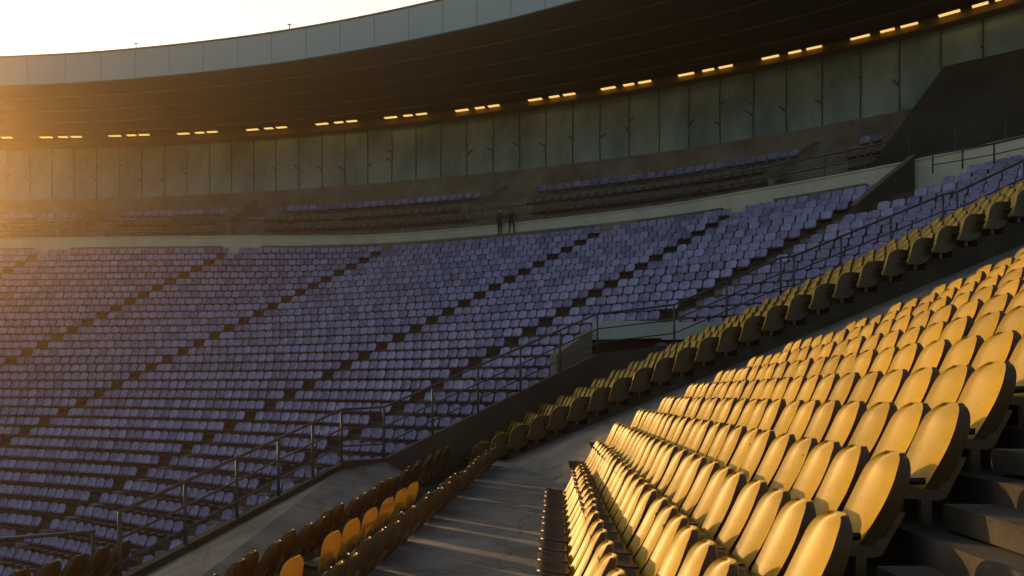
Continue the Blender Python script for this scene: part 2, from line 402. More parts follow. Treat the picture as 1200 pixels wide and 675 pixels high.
# ------------------------------------------------------------------ walkways
fl = MB()
wl = [V(-2.30 + .126 * (D - 7) + .245, D, -2.41 + .02 * (D - 5)) for D in (2, 6, 10, 14, 18, 20.2)]
wr = [V(.40 + .056 * (D - 4.2) + .1, D, -2.41 + .02 * (D - 5)) for D in (2, 6, 10, 14, 18, 20.2)]
fl.sweep([wl, wr], closed=False)
tag(fl.build('walkway', M['floor']), 'grey concrete walkway striped by low sunlight between the seat rows', None, kind='structure')
fz = lambda X, D: max(-2.27, -1.63 - .85 + .4815 * (X + .88 + .33 * (D - 20)))
sa = MB(); e1 = []; e2 = []
for k in range(0, 60):
    X = -.6 + .22 * k
    fi = max(0, (X - .95) / .533); D1 = interp(list(range(NR)), farD, min(fi, NR - 1)) + .12
    if X < .95: D1 = 12.2
    kb = (X + .88) / .704; D2 = 20.35 - .171 * kb + .15
    e1.append((X, D1)); e2.append((X, D2))
sa.sweep([[V(lerp(a[0], b2[0], f), lerp(a[1], b2[1], f), fz(lerp(a[0], b2[0], f), lerp(a[1], b2[1], f)) + .006) for a, b2 in zip(e1, e2)] for f in [q / 12 for q in range(13)]], closed=False)
tag(sa.build('stair_path', M['floor']), 'plain grey sloping aisle climbing between the two yellow blocks', None, kind='structure')
# rail line (top of the handrail), left to right
RT = [V(-7.9, 6.0, -2.25), V(-5.95, 11, -1.94), V(-4.35, 18.5, -.65), V(-3.55, 20.1, -.64), V(2.8, 23.8, 2.30), V(5.3, 23.7, 2.59), V(8.52, 23.0, 4.0), V(8.9, 22.9, 4.04), V(12.6, 21.2, 5.54), V(12.95, 21.1, 5.59), V(14.33, 20.3, 6.26), V(16.8, 19.2, 7.3)]
RH = [1.1, 1.08, 1.3, 1.42, 1.3, 1.3, 1.3, 1.3, 1.3, 1.3, 1.3, 1.3]
base = [p - Vector((0, 0, h)) for p, h in zip(RT, RH)]
lw = MB()
inner = [lA[0] - oA * .5, lA[1] - oA * .5, lA[5] - oA * .5, lA[5] - oA * .3 + Vector((0, 1.8, 0))]
iz = [p.z - SEAT_H - .004 for p in inner]
inn = [Vector((p.x, p.y, z)) for p, z in zip(inner, iz)]
out_ = [base[0], base[1], base[2], base[3]]
out_ = [Vector((p.x, p.y, z)) for p, z in zip(out_, (-3.3 + ZC, -3.08 + ZC, -2.15 + ZC, -2.12 + ZC))]
lw.sweep([inn, out_], closed=False)
tag(lw.build('lower_walkway', M['floor']), 'shaded grey walkway between the backlit seats and the handrail', None, kind='structure')
a2 = MB()
la = [Vector((p[2].x, p[2].y, p[2].z - SEAT_H + .004)) for p in b_lines]
lb = [Vector((p.x - .9, p.y + 1.9, p.z)) for p in la]
a2.sweep([la, lb], closed=False)
tag(a2.build('upper_stair_path', M['floor']), 'narrow stair strip behind the gold topped seats below the handrail', None, kind='structure')

# ------------------------------------------------------------------ handrails
def handrail(top, heights, label, spacing=1.7, bars=(0, .38, .72), name='handrail'):
    t = thing(name, label, 'handrail', loc=top[0])
    inv = -Vector(top[0])
    def put(mb, nm):
        o = mb.build(nm, M['rail'], t, smooth=True); o.location = inv
    for f in bars:
        mb = MB(); mb.tube([p - Vector((0, 0, h * f)) for p, h in zip(top, heights)], .034 if f == 0 else .022); put(mb, 'rail')
    for i in range(len(top) - 1):
        a, b2 = top[i], top[i + 1]; Ls = (b2 - a).length; n = max(1, int(round(Ls / spacing)))
        for k in range(n):
            p = lerp(a, b2, k / n); h = heights[i] + (heights[i + 1] - heights[i]) * k / n
            mb = MB(); mb.tube([p, p - Vector((0, 0, h + .05))], .034); put(mb, 'post')
    return t
handrail(RT[1:], RH[1:], 'long grey steel handrail climbing in flights in front of the lilac seats')
handrail([V(-11.0, 10.5, -2.55), V(-7.45, 12.9, -2.62), V(-7.42, 12.9, -2.62)], [1.0, 1.0, 1.0], 'short grey handrail ending at a post at the bottom left corner', 1.8, (0,), )
kb_ = MB()
for i in range(2, len(RT) - 1):
    a, b2 = base[i], base[i + 1]; d = (b2 - a); nrm = Vector((-d.y, d.x, 0)).normalized() * .09
    dn = Vector((0, 0, -1.5)) if i > 2 else Vector((0, 0, -.6))
    kb_.hexa([a + dn - nrm, b2 + dn - nrm, b2 + dn + nrm, a + dn + nrm], [a - nrm, b2 - nrm, b2 + nrm, a + nrm])
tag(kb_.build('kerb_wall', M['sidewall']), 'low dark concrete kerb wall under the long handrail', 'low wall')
k2 = MB()
for i in (0, 1):
    a, b2 = base[i], base[i + 1]; d = (b2 - a); nrm = Vector((-d.y, d.x, 0)).normalized() * .08
    a = Vector((a.x, a.y, out_[i].z)); b2 = Vector((b2.x, b2.y, out_[i + 1].z)); up = Vector((0, 0, .14)); dn = Vector((0, 0, -3))
    k2.hexa([a + dn - nrm, b2 + dn - nrm, b2 + dn + nrm, a + dn + nrm], [a + up - nrm, b2 + up - nrm, b2 + up + nrm, a + up + nrm])
tag(k2.build('kerb_wall', M['near_concrete']), 'low grey kerb along the edge of the lower walkway', 'low wall')

# ------------------------------------------------------------------ the great curved stand of lilac seats
ST = [(-120, 47.4), (-60, 47.6), (-37.4, 47.4), (-30.2, 46.8), (-17.7, 46.2), (-7.8, 45.6), (5.2, 39.8), (11.1, 35.55), (16.1, 31.07), (19.3, 27.4), (21.6, 24.0)]  # first two stations: unseen extension added to block the low sun
DI = [(-.3, -.40), (-.4, -.40), (-.45, -.38), (-.5, -.37), (-.63, -.37), (-.66, -.43), (-.756, -.366), (-.74, -.35), (-.776, -.25), (-.78, -.16), (-.78, -.12)]
ZTOP, HR, NROW, SUB = 8.7, .45, 39, 6
AISLES = [3, 4, 5, 6, 7, 8]
def row_pts(n):
    return [V(s[0] + d[0] * n, s[1] + d[1] * n, ZTOP - HR * n) for s, d in zip(ST, DI)]
rows = []
for n in range(NROW):
    rows.append(crom(row_pts(n), SUB))
def outs_of(line):
    o = []
    for i in range(len(line)):
        t = line[min(i + 1, len(line) - 1)] - line[max(i - 1, 0)]
        o.append(Vector((-t.y, t.x, 0)).normalized())
    return o
stand = thing('grandstand', 'huge curved concrete stand filled with lilac seats in the shade', 'grandstand')
tl = rows[::-1]
tm = terrace(tl, [outs_of(r) for r in tl], 0.0, drop=SEAT_H, off=.16, first=.6)
tm.build('terrace', M['terrace'], stand)
# aisle half-steps
for ai in AISLES:
    hs = MB(); rl = [[], [], [], []]
    for n in range(NROW - 2, -1, -1):
        p = rows[n][ai * SUB]; t = (rows[n][ai * SUB + 1] - rows[n][ai * SUB - 1]).normalized(); o = Vector((-t.y, t.x, 0))
        zt = p.z - SEAT_H
        for q, z in ((p - o * .25, zt + .006), (p - o * .10, zt + .006), (p - o * .10, zt + .26), (p + o * .155, zt + .26)):
            for r, (sd, dz) in zip(rl, ((-.34, 0), (.34, 0), (.34, -.5), (-.34, -.5))):
                w_ = q + t * sd; r.append(Vector((w_.x, w_.y, z + dz)))
    hs.sweep(rl); hs.build('aisle_steps', M['step'], stand)
# seats
pitch = .51
lil = []
for n in range(NROW):
    line = rows[n]
    # arc-length table
    acc = [0.0]
    for a, b2 in zip(line, line[1:]): acc.append(acc[-1] + (b2 - a).length)
    for si in range(2, len(ST) - 1):
        s0, s1 = acc[si * SUB], acc[(si + 1) * SUB]
        g0 = .33 if si in AISLES else .0; g1 = .33 if si + 1 in AISLES else .0
        if si == 8: g0 = (3.0, 2.6, 2.2, 1.4)[n] if n < 4 else .7
        L = s1 - s0 - g0 - g1
        cnt = int(round(L / pitch))
        if cnt < 1: continue
        stp = L / cnt; ii = si * SUB
        for k in range(cnt):
            s = s0 + g0 + stp * (k + .5)
            while acc[ii + 1] < s: ii += 1
            t = (s - acc[ii]) / (acc[ii + 1] - acc[ii]); p = lerp(line[ii], line[ii + 1], t)
            al = line[ii + 1] - line[ii]
            al = -al
            x = 600 + 850 * p.x / p.y; y = 450 - 850 * (p.z - ZC) / p.y
            lil.append((p, al, n, si, k, cnt, x, y))
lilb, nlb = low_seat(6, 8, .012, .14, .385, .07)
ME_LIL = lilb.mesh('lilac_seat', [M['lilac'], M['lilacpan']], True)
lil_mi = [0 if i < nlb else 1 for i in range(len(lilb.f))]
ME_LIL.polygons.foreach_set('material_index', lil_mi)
def shows(x, y):
    if not (2 < x < 1198 and y < 672): return False
    bl = interp([446, 543, 1134, 1183, 1300], [560, 535, 256, 230, 190], x) if x > 446 else interp([0, 140, 345, 446], [745, 672, 565, 540], x)
    return y < bl - 6
cand = sorted([q for q in lil if shows(q[6], q[7])], key=lambda q: q[0].y)
chosen = set(id(q) for q in cand[:300])
def block_name(si): return {8: 'right of sloping wall', 9: 'at far right end', 7: 'left of sloping wall', 6: 'second block left of sloping wall', 5: 'third block left of sloping wall'}.get(si, 'in the far block')
big = MB()
for q in lil:
    p, al, n, si, k, cnt, x, y = q
    m = seat_matrix(p, al, .035)
    if id(q) in chosen:
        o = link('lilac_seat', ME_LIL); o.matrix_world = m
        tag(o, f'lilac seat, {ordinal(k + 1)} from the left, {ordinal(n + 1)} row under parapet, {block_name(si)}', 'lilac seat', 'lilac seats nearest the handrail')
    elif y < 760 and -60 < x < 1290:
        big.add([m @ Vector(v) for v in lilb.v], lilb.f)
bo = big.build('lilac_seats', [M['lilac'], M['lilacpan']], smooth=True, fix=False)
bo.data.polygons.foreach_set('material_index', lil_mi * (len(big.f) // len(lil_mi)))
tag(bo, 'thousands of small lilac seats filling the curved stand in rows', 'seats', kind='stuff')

# ------------------------------------------------------------------ parapet, upper tier, wall, roof (stations across the stand)
XS = [-30, -15, 0, 100, 200, 300, 400, 500, 600, 700, 800, 900, 1000, 1100, 1200, 1300]
def stations(ys, z):
    return crom([V((x - 600) / 850 * (z * 850 / (450 - y)), z * 850 / (450 - y), z) for x, y in zip(XS, ys)], 5)
wb = stations([236, 235.5, 235, 233, 230, 225, 218, 209.5, 200, 188, 175, 159, 141, 121, 98, 72], 13.7)
wt = stations([176, 175.5, 175, 173.5, 170, 164, 156, 146, 133, 118, 101, 81.5, 60, 36, 9, -20], 18.0)
fb = stations([103, 101.5, 100.5, 96, 88, 77, 62, 43, 21, -6, -36, -70, -108, -150, -196, -245], 18.9)
NS = len(wb)
# top row line sampled nearest to each station's bearing
tr = rows[0]
def top_at(b):
    best = None
    for p, q in zip(tr, tr[1:]):
        # bearing crossing
        f = lambda P: P.x - b * P.y
        if f(p) * f(q) <= 0:
            t = f(p) / (f(p) - f(q)); return lerp(p, q, t)
    return tr[-1] if b > 0 else tr[0]
tp = [top_at(p.x / p.y) for p in wb]
def prof(f, z, up=0): return [Vector((lerp(a.x, b2.x, f), lerp(a.y, b2.y, f), z + ZC + up)) for a, b2 in zip(tp, wb)]
# parapet spans also the unseen sun-blocking extension on the left
def par_line(off, z):
    o = outs_of(tr); return [Vector((p.x + q.x * off, p.y + q.y * off, z + ZC)) for p, q in zip(tr, o)]
pp = MB(); pp.sweep([par_line(.75, 7.4), par_line(.75, 9.52), par_line(1.02, 9.52), par_line(1.02, 7.4)])
par = thing('parapet', 'long cream painted parapet wall above the lilac seats', 'parapet wall')
pp.build('wall', M['parapet'], par)
cp = MB(); cp.sweep([par_line(.70, 9.523), par_line(.70, 9.60), par_line(1.07, 9.60), par_line(1.07, 9.523)]); cp.build('coping', M['parapet'], par)
# concrete ledge at foot of the parapet, broken at the aisles
o0 = outs_of(tr)
acc0 = [0.0]
for a, b2 in zip(tr, tr[1:]): acc0.append(acc0[-1] + (b2 - a).length)
def tr_at(s):
    for i in range(len(acc0) - 1):
        if acc0[i + 1] >= s or i == len(acc0) - 2:
            t = (s - acc0[i]) / (acc0[i + 1] - acc0[i]); return lerp(tr[i], tr[i + 1], t), lerp(o0[i], o0[i + 1], t).normalized()
marks = [acc0[a * SUB] for a in AISLES]
segs = []; s = acc0[1 * SUB]
for mk in marks: segs.append((s, mk - 1.0)); s = mk + 1.6
for a, b2 in segs:
    nn = max(2, int((b2 - a) / 1.5)); ring = [[], [], [], []]
    for i in range(nn + 1):
        p, o = tr_at(a + (b2 - a) * i / nn)
        for r, (of, z) in zip(ring, ((.28, 7.5), (.28, 8.86), (.747, 8.86), (.747, 7.5))): r.append(Vector((p.x + o.x * of, p.y + o.y * of, z + ZC)))
    lg = MB(); lg.sweep(ring); lg.build('base_ledge', M['sill'], par)
up = thing('upper_tier', 'dark grey concrete upper tier with stepped risers behind the parapet', 'upper stand')
um = MB(); um.sweep([prof(.165, 7.5), prof(.165, 9.0), prof(.30, 9.0), prof(.30, 9.9), prof(.47, 9.9), prof(.47, 10.7), prof(.62, 10.7), prof(.62, 11.45), prof(.86, 11.45), prof(.86, 12.2), prof(.985, 12.2), prof(.985, 13.69), prof(1.3, 13.69)], closed=False)
um.build('terrace', M['upper'], up)
# upper seats: back row in three stretches
us = MB(); ur = prof(.72, 12.25)
accu = [0.0]
for a, b2 in zip(ur, ur[1:]): accu.append(accu[-1] + (b2 - a).length)
ux = [600 + 850 * p.x / p.y for p in ur]
gaps = [(92, 140), (262, 325), (562, 632), (935, 1010)]
s = .3
while s < accu[-1] - .3:
    i = max(j for j in range(len(accu)) if accu[j] <= s); i = min(i, len(ur) - 2)
    t = (s - accu[i]) / (accu[i + 1] - accu[i]); p = lerp(ur[i], ur[i + 1], t); x = 600 + 850 * p.x / p.y
    if not any(a < x < b2 for a, b2 in gaps) and x < 1040:
        m = seat_matrix(p, -(ur[i + 1] - ur[i]), .02); us.add([m @ Vector(v) for v in lilb.v], lilb.f)
    s += .56
tag(us.build('upper_tier_seats', M['lilac'], smooth=True, fix=False), 'single back row of lilac seats on the upper tier below the wall', 'seats', kind='stuff')
gs = MB()
for f_, z_ in ((.40, 10.62), (.565, 11.42)):
    gr_ = prof(f_, z_); s = .3; ac = [0.0]
    for a, b2 in zip(gr_, gr_[1:]): ac.append(ac[-1] + (b2 - a).length)
    while s < ac[-1] - .3:
        i = min(max(j for j in range(len(ac)) if ac[j] <= s), len(gr_) - 2); p = lerp(gr_[i], gr_[i + 1], (s - ac[i]) / (ac[i + 1] - ac[i])); x = 600 + 850 * p.x / p.y
        if not any(a - 8 < x < b2 - 12 for a, b2 in gaps) and random.random() > .04:
            m = seat_matrix(p, -(gr_[i + 1] - gr_[i]), .03); gs.add([m @ Vector(v) for v in lilb.v], lilb.f)
        s += .56
tag(gs.build('grey_upper_seats', M['greyseat'], smooth=True, fix=False), 'two rows of dull grey brown seats on the upper tier behind the wire fence', 'seats', kind='stuff')
# fence on the parapet
def par2(off, z): 
    o = outs_of(tr); return [Vector((p.x + q.x * off, p.y + q.y * off, z + ZC)) for p, q in zip(tr, o)]
fe = thing('fence', 'thin wire fence with slim posts standing on the cream parapet', 'fence')
i0 = 2 * SUB - 3
for z in (10.62, 10.1):
    mb = MB(); mb.tube(par2(.9, z)[i0:], .028, 6); mb.build('rail', M['rail'], fe)
s = acc0[i0]
while s < acc0[-1]:
    p, o = tr_at(s); q = Vector((p.x + o.x * .9, p.y + o.y * .9, ZC)); ps = MB(); ps.tube([q + Vector((0, 0, 9.6)), q + Vector((0, 0, 10.62))], .024, 6); ps.build('post', M['rail'], fe); s += 1.75
ms = MB(); s = acc0[i0]
for z in [9.75 + .12 * k for k in range(7)]: ms.tube(par2(.9, z)[i0:], .006, 3, False)
while s < acc0[-1]:
    p, o = tr_at(s); q = Vector((p.x + o.x * .9, p.y + o.y * .9, ZC)); ms.tube([q + Vector((0, 0, 9.62)), q + Vector((0, 0, 10.6))], .006, 3, False); s += .16
ms.build('wire_mesh', M['rail'], fe, fix=False)
# unseen sloping mass added beyond the left to shade the lower walkway
ew = MB(); ew.hexa([V(-43, 54.6, 5), V(-43, 58, 5), V(-92, 58, 5), V(-92, 54.6, 5)], [V(-43, 54.6, 10.4), V(-43, 58, 10.4), V(-92, 58, 20.8), V(-92, 54.6, 20.8)])
ew.build('unseen_sun_blocker', M['sidewall'], stand)
# stair flank walls of the upper tier
def flank(x0, y0, D0, x1, y1, D1, h, lab, w=.3, drop=.9, mat='upper'):
    a = V((x0 - 600) / 850 * D0, D0, (450 - y0) / 850 * D0); b2 = V((x1 - 600) / 850 * D1, D1, (450 - y1) / 850 * D1)
    d = b2 - a; nrm = Vector((-d.y, d.x, 0)).normalized() * w / 2; dn = Vector((0, 0, -drop))
    t = thing('stair_flank_wall', lab, 'flank wall', loc=a)
    mb = MB(); mb.hexa([a + dn - nrm, b2 + dn - nrm, b2 + dn + nrm, a + dn + nrm], [a - nrm, b2 - nrm, b2 + nrm, a + nrm]); q = mb.build('wall', M[mat], t); q.location = -a
    mb = MB(); u = Vector((0, 0, .004)); u2 = Vector((0, 0, .07)); n2 = nrm * 1.25
    mb.hexa([a + u - n2, b2 + u - n2, b2 + u + n2, a + u + n2], [a + u2 - n2, b2 + u2 - n2, b2 + u2 + n2, a + u2 + n2]); q = mb.build('coping', M['sill'], t); q.location = -a
flank(68, 272, 47.9, 118, 243, 51.8, .9, 'sloping stair wall of the upper tier farthest along the left')
flank(268, 258, 48.4, 300, 236, 51.0, .9, 'sloping stair wall between upper tier seat stretches, second from left')
flank(548, 250, 44.9, 602, 211, 47.2, .9, 'sloping stair wall above the two standing people')
flank(903, 206, 36.2, 962, 163, 39.0, .9, 'sloping stair wall of the upper tier left of the dark side wall')
flank(1001, 240, 30.3, 1068, 184, 31.0, .9, 'thick sloping wall with pale coping beside the upper lilac seats', .35, 2.3, 'sidewall')
# tall wall with joints
wl_ = thing('back_wall', 'tall pale stained wall leaning outward under the roof', 'wall')
mb = MB(); mb.sweep([wb, wt, [p + Vector((0, 3, 0)) for p in wt], [p + Vector((0, 3, 0)) for p in wb]]); mb.build('wall', M['wall'], wl_)
jm = MB(); accw = [0.0]
for a, b2 in zip(wb, wb[1:]): accw.append(accw[-1] + (b2 - a).length)
s = .9
while s < accw[-1]:
    i = min(max(j for j in range(NS) if accw[j] <= s), NS - 2); t = (s - accw[i]) / (accw[i + 1] - accw[i])
    p, q = lerp(wb[i], wb[i + 1], t), lerp(wt[i], wt[i + 1], t); al = (wb[i + 1] - wb[i]).normalized(); inn_ = Vector((al.y, -al.x, 0))
    p = p + inn_ * .03; q = q + inn_ * .03; j = lambda: random.uniform(-.03, .03)
    jm.tube([p, lerp(p, q, .33) + al * j(), lerp(p, q, .66) + al * j(), q], .03, 6)
    if random.random() < .85:
        c = lerp(p, q, random.uniform(.3, .45)); r = random.choice((-1, -1, 1)); w = random.uniform(.25, .5)
        jm.tube([c - Vector((0, 0, .15)), c + al * .12 * r + inn_ * .05, c + al * w * r + Vector((0, 0, w * random.uniform(.2, .8))) + inn_ * .12], .035, 5)
    if random.random() < .5:
        c = lerp(p, q, random.uniform(.5, .62)); jm.tube([c, c + al * random.uniform(-.35, .35) + Vector((0, 0, .12)) + inn_ * .1], .03, 5)
    s += 1.78 + random.uniform(-.06, .06)
jm.build('joint_pipes', M['joint'], wl_)
roof = thing('stand_roof', 'broad curved cantilever roof with a blue grey fascia over the stand', 'roof')
up_ = lambda L, z: [Vector((p.x, p.y, z + ZC)) for p in L]
def inw(L, d):
    return [Vector((p.x - o.x * d, p.y - o.y * d, p.z)) for p, o in zip(L, outs_of(L))]
wo = inw(wt, -3.4)
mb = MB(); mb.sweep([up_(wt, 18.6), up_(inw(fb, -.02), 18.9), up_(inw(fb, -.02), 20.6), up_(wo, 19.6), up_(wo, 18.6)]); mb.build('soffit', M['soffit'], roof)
mb = MB(); wi = inw(wt, .45); mb.sweep([up_(wt, 18.0), up_(wi, 18.12), up_(wi, 18.56), up_(wt, 18.597)]); mb.build('cove_beam', M['cove'], roof)
mb = MB(); fo = inw(fb, .12); mb.sweep([up_(fb, 18.86), up_(fo, 18.86), up_(fo, 20.62), up_(fb, 20.62)]); mb.build('fascia', M['fascia'], roof)
mb = MB(); f2 = inw(fb, .17); mb.sweep([up_(f2, 20.624), up_(f2, 20.70), up_(inw(fb, -.3), 20.72), up_(inw(fb, -.3), 20.624)]); mb.build('edge_trim', M['edge'], roof)
sm = MB()
for i in range(0, NS, 2):
    k = float(i); a = int(k); 
    if a + 1 >= NS: break
    p = lerp(fo[a], fo[a + 1], k - a); o = outs_of(fo)[a]; p = p - o * .008
    sm.tube([Vector((p.x, p.y, 18.88 + ZC)), Vector((p.x, p.y, 20.6 + ZC))], .009, 4)
sm.build('panel_seams', M['edge'], roof)
bt = MB()
for f in (.2, .42, .63, .82):
    ln = [lerp(a, b2, f) for a, b2 in zip(up_(fb, 18.86), up_(wt, 18.56))]
    bt.tube(ln, .06, 4)
bt.build('soffit_batten', M['cove'], roof)
for x, y in ((150, 61), (337, 36)):
    fx = [600 + 850 * p.x / p.y for p in fo]; i = min(range(NS), key=lambda i: abs(fx[i] - x)); p = fo[i]
    t = thing('roof_spike', {150: 'small dark spike on the roof edge nearest the sun', 337: 'small dark spike farther along the bright roof edge'}[x], 'roof spike', loc=Vector((p.x, p.y + .1, 20.7 + ZC)))
    mb = MB(); mb.tube([(0, 0, 0), (0, 0, .32)], .025, 6); mb.build('rod', M['edge'], t)
    mb = MB(); mb.tube([(-.12, 0, .30), (.12, 0, .36)], .03, 6); mb.build('lamp_head', M['edge'], t)
# soffit lamps: thirteen groups of three
LG = [(-10, 161), (71, 160), (151, 158), (231, 155), (312, 150), (394, 143), (475, 135), (559, 126), (646, 113), (733, 99), (826, 82), (927, 61), (1035, 36), (1143, 6)]
wtx = [600 + 850 * p.x / p.y for p in wt]
proto = None
for gi, (x, y) in enumerate(LG):
    D = 18.48 * 850 / (450 - y); X = (x - 600) / 850 * D
    i = min(range(1, NS - 1), key=lambda i: abs(wtx[i] - x)); al = (wt[i + 1] - wt[i - 1]); al.z = 0; al.normalize()
    for li, (off, w) in enumerate(((-1.1, 1.0), (.2, .72), (1.2, .85))):
        p = V(X, D, 18.42) + al * off
        lab = f'lit soffit lamp, {("left", "middle", "right")[li]} of the {ordinal(gi + 1)} group from the sun'
        if proto is None:
            proto = thing('soffit_lamp', lab, 'lamp', 'amber lamps under the roof')
            mb = MB(); mb.box((-.5, -.16, .03), (.5, .16, .2)); mb.build('housing', M['housing'], proto)
            mb = MB(); mb.box((-.46, -.13, 0), (.46, .13, .028)); mb.build('diffuser', M['glow'], proto)
            o = proto
        else: o = seat_tree(proto, 'soffit_lamp')
        o.matrix_world = Matrix.Translation(p) @ Matrix.Rotation(math.atan2(al.y, al.x), 4, 'Z') @ Matrix.Diagonal((w, 1, 1, 1))
        tag(o, lab, 'lamp', 'amber lamps under the roof')
# side wall at the right, its shade put into the colour
sw = MB()
def P(x, y, D): return V((x - 600) / 850 * D, D, (450 - y) / 850 * D)
fr = [P(1016, 200, 32.6), P(1106, 78, 33.2), P(1350, 22, 26.0), P(1350, 190, 25.5)]
bk = [p + Vector((2.2, 2.0, 0)) for p in fr]
sw.hexa(fr, bk)
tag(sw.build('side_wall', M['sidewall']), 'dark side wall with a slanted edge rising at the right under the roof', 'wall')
# handrail on the parapet, right
handrail([P(1093, 181, 28.9), P(1128, 175, 28.2), P(1165, 168, 27.4), P(1240, 150, 26.0)], [.7] * 4, 'small dark handrail fixed to the pale parapet above the upper lilac seats', 1.6, (0, .6))
# vomitory box between the rows
vo = thing('vomitory', 'stairway opening with a pale teal panel among the lower lilac seats', 'vomitory')
mb = MB(); a, b2, c, d = P(694, 398, 26), P(775, 396, 25.6), P(775, 376, 25.6), P(694, 376, 26)
k = Vector((.1, .35, 0)); mb.hexa([a, b2, c, d], [p + k for p in (a, b2, c, d)]); mb.build('panel', M['vompanel'], vo)
mb = MB(); a, b2, c, d = P(775, 398, 25.6), P(850, 397, 25.0), P(850, 377, 25.0), P(775, 378, 25.6)
mb.hexa([a, b2, c, d], [p + k for p in (a, b2, c, d)]); mb.build('panel', M['vompanel'], vo)
mb = MB(); a, b2, c, d = P(652, 470, 25.2), P(694, 440, 25.9), P(694, 386, 25.9), P(652, 416, 25.2)
k = Vector((-.2, .3, 0)); mb.hexa([a, b2, c, d], [p + k for p in (a, b2, c, d)]); mb.build('side_wall', M['sill'], vo)
mb = MB(); a, b2, c, d = P(690, 470, 26.3), P(800, 470, 26.0), P(800, 394, 26.0), P(690, 394, 26.3)
k = Vector((0, .1, 0)); mb.hexa([a, b2, c, d], [p + k for p in (a, b2, c, d)]); mb.build('opening_shade_slab', M['soffit'], vo)  # solid dark slab standing in for the shade inside the opening

# ------------------------------------------------------------------ two people in front of the parapet
def person(loc, rz, pose, label):
    t = thing('person', label, 'person', loc=loc)
    if pose == 0:
        J = {'pel': (0, 0, .95), 'ch': (0, .02, 1.28), 'nk': (0, .03, 1.47), 'hd0': (0, .01, 1.56), 'lh': (.1, 0, .9), 'lk': (.11, -.03, .5), 'la': (.11, .02, .08), 'lt': (.12, -.14, .04),
             'rh': (-.1, 0, .9), 'rk': (-.1, .0, .5), 'ra': (-.12, .05, .08), 'rt': (-.13, -.11, .04), 'ls': (.19, .02, 1.40), 'le': (.25, .03, 1.12), 'lw': (.24, -.06, .88),
             'rs': (-.19, .02, 1.40), 're': (-.27, -.02, 1.13), 'rw': (-.30, -.24, 1.22)}
    else:
        J = {'pel': (0, 0, .95), 'ch': (0, .0, 1.28), 'nk': (.01, .02, 1.47), 'hd0': (.02, -.01, 1.56), 'lh': (.11, 0, .9), 'lk': (.17, -.02, .5), 'la': (.2, .02, .08), 'lt': (.23, -.13, .04),
             'rh': (-.11, 0, .9), 'rk': (-.15, -.03, .5), 'ra': (-.18, .03, .08), 'rt': (-.2, -.12, .04), 'ls': (.2, .0, 1.40), 'le': (.40, .02, 1.16), 'lw': (.20, -.1, 1.02),
             'rs': (-.2, .0, 1.40), 're': (-.36, .03, 1.17), 'rw': (-.2, -.12, 1.03)}
    R = dict(pel=.155, ch=.165, nk=.065, hd0=.06, lh=.1, lk=.065, la=.045, lt=.04, rh=.1, rk=.065, ra=.045, rt=.04, ls=.07, le=.05, lw=.035, rs=.07, re=.05, rw=.035)
    E = [('pel', 'ch'), ('ch', 'nk'), ('nk', 'hd0'), ('pel', 'lh'), ('lh', 'lk'), ('lk', 'la'), ('la', 'lt'), ('pel', 'rh'), ('rh', 'rk'), ('rk', 'ra'), ('ra', 'rt'), ('ch', 'ls'), ('ls', 'le'), ('le', 'lw'), ('ch', 'rs'), ('rs', 're'), ('re', 'rw')]
    names = list(J); vs = [J[n] for n in names]; ed = [(names.index(a), names.index(b2)) for a, b2 in E]; rad = [R[n] for n in names]
    for side in ('l', 'r'):                                     # five fingers per hand
        w = Vector(J[side + 'w']); e = Vector(J[side + 'e']); d = (w - e).normalized(); sd = d.cross(Vector((0, 0, 1)))
        sd = sd.normalized() if sd.length > .1 else Vector((1, 0, 0))
        palm = w + d * .07; vs.append(tuple(palm)); rad.append(.03); pi = len(vs) - 1; ed.append((names.index(side + 'w'), pi))
        for f, (of, ln) in enumerate(((-.035, .05), (-.026, .075), (-.008, .085), (.010, .078), (.028, .062))):
            q = palm + sd * of + d * ln * (.45 if f == 0 else .6); q2 = q + d * ln * .4 + Vector((0, 0, -.02))
            vs += [tuple(q), tuple(q2)]; rad += [.010, .008]; ed += [(pi, len(vs) - 2), (len(vs) - 2, len(vs) - 1)]
    me = bpy.data.meshes.new('body'); me.from_pydata(vs, ed, []); me.materials.append(M['cloth']); me.materials.append(M['skin'])
    o = link('body', me, t)
    md = o.modifiers.new('s', 'SKIN'); 
    for i, r in enumerate(rad): me.skin_vertices[0].data[i].radius = (r, r)
    me.skin_vertices[0].data[0].use_root = True
    sb = o.modifiers.new('u', 'SUBSURF'); sb.levels = 1; sb.render_levels = 1
    # head
    h = Vector(J['hd0']) + Vector((0, -.02, .10)); bm = bmesh.new(); bmesh.ops.create_uvsphere(bm, u_segments=16, v_segments=12, radius=1)
    for v in bm.verts:
        x, y, z = v.co; y2 = y
        if y < -.3: y2 = y - .0
        v.co = Vector((x * .075 * (1 - .15 * max(0, -z)), y2 * .095, z * .115)) + h
    for sx in (-1, 1):
        bmesh.ops.create_uvsphere(bm, u_segments=6, v_segments=5, radius=.012, matrix=Matrix.Translation(h + Vector((sx * .028, -.088, .012))))
        bmesh.ops.create_uvsphere(bm, u_segments=6, v_segments=5, radius=.02, matrix=Matrix.Translation(h + Vector((sx * .078, 0, 0))))
    bmesh.ops.create_cone(bm, segments=6, radius1=.018, radius2=.004, depth=.05, cap_ends=True, matrix=Matrix.Translation(h + Vector((0, -.1, -.012))))
    bmesh.ops.create_uvsphere(bm, u_segments=8, v_segments=5, radius=.022, matrix=Matrix.Translation(h + Vector((0, -.082, -.055))) @ Matrix.Diagonal((1, .4, .3, 1)))
    me2 = bpy.data.meshes.new('head'); bm.to_mesh(me2); bm.free(); me2.materials.append(M['skin'])
    for p in me2.polygons: p.use_smooth = True
    link('head', me2, t)
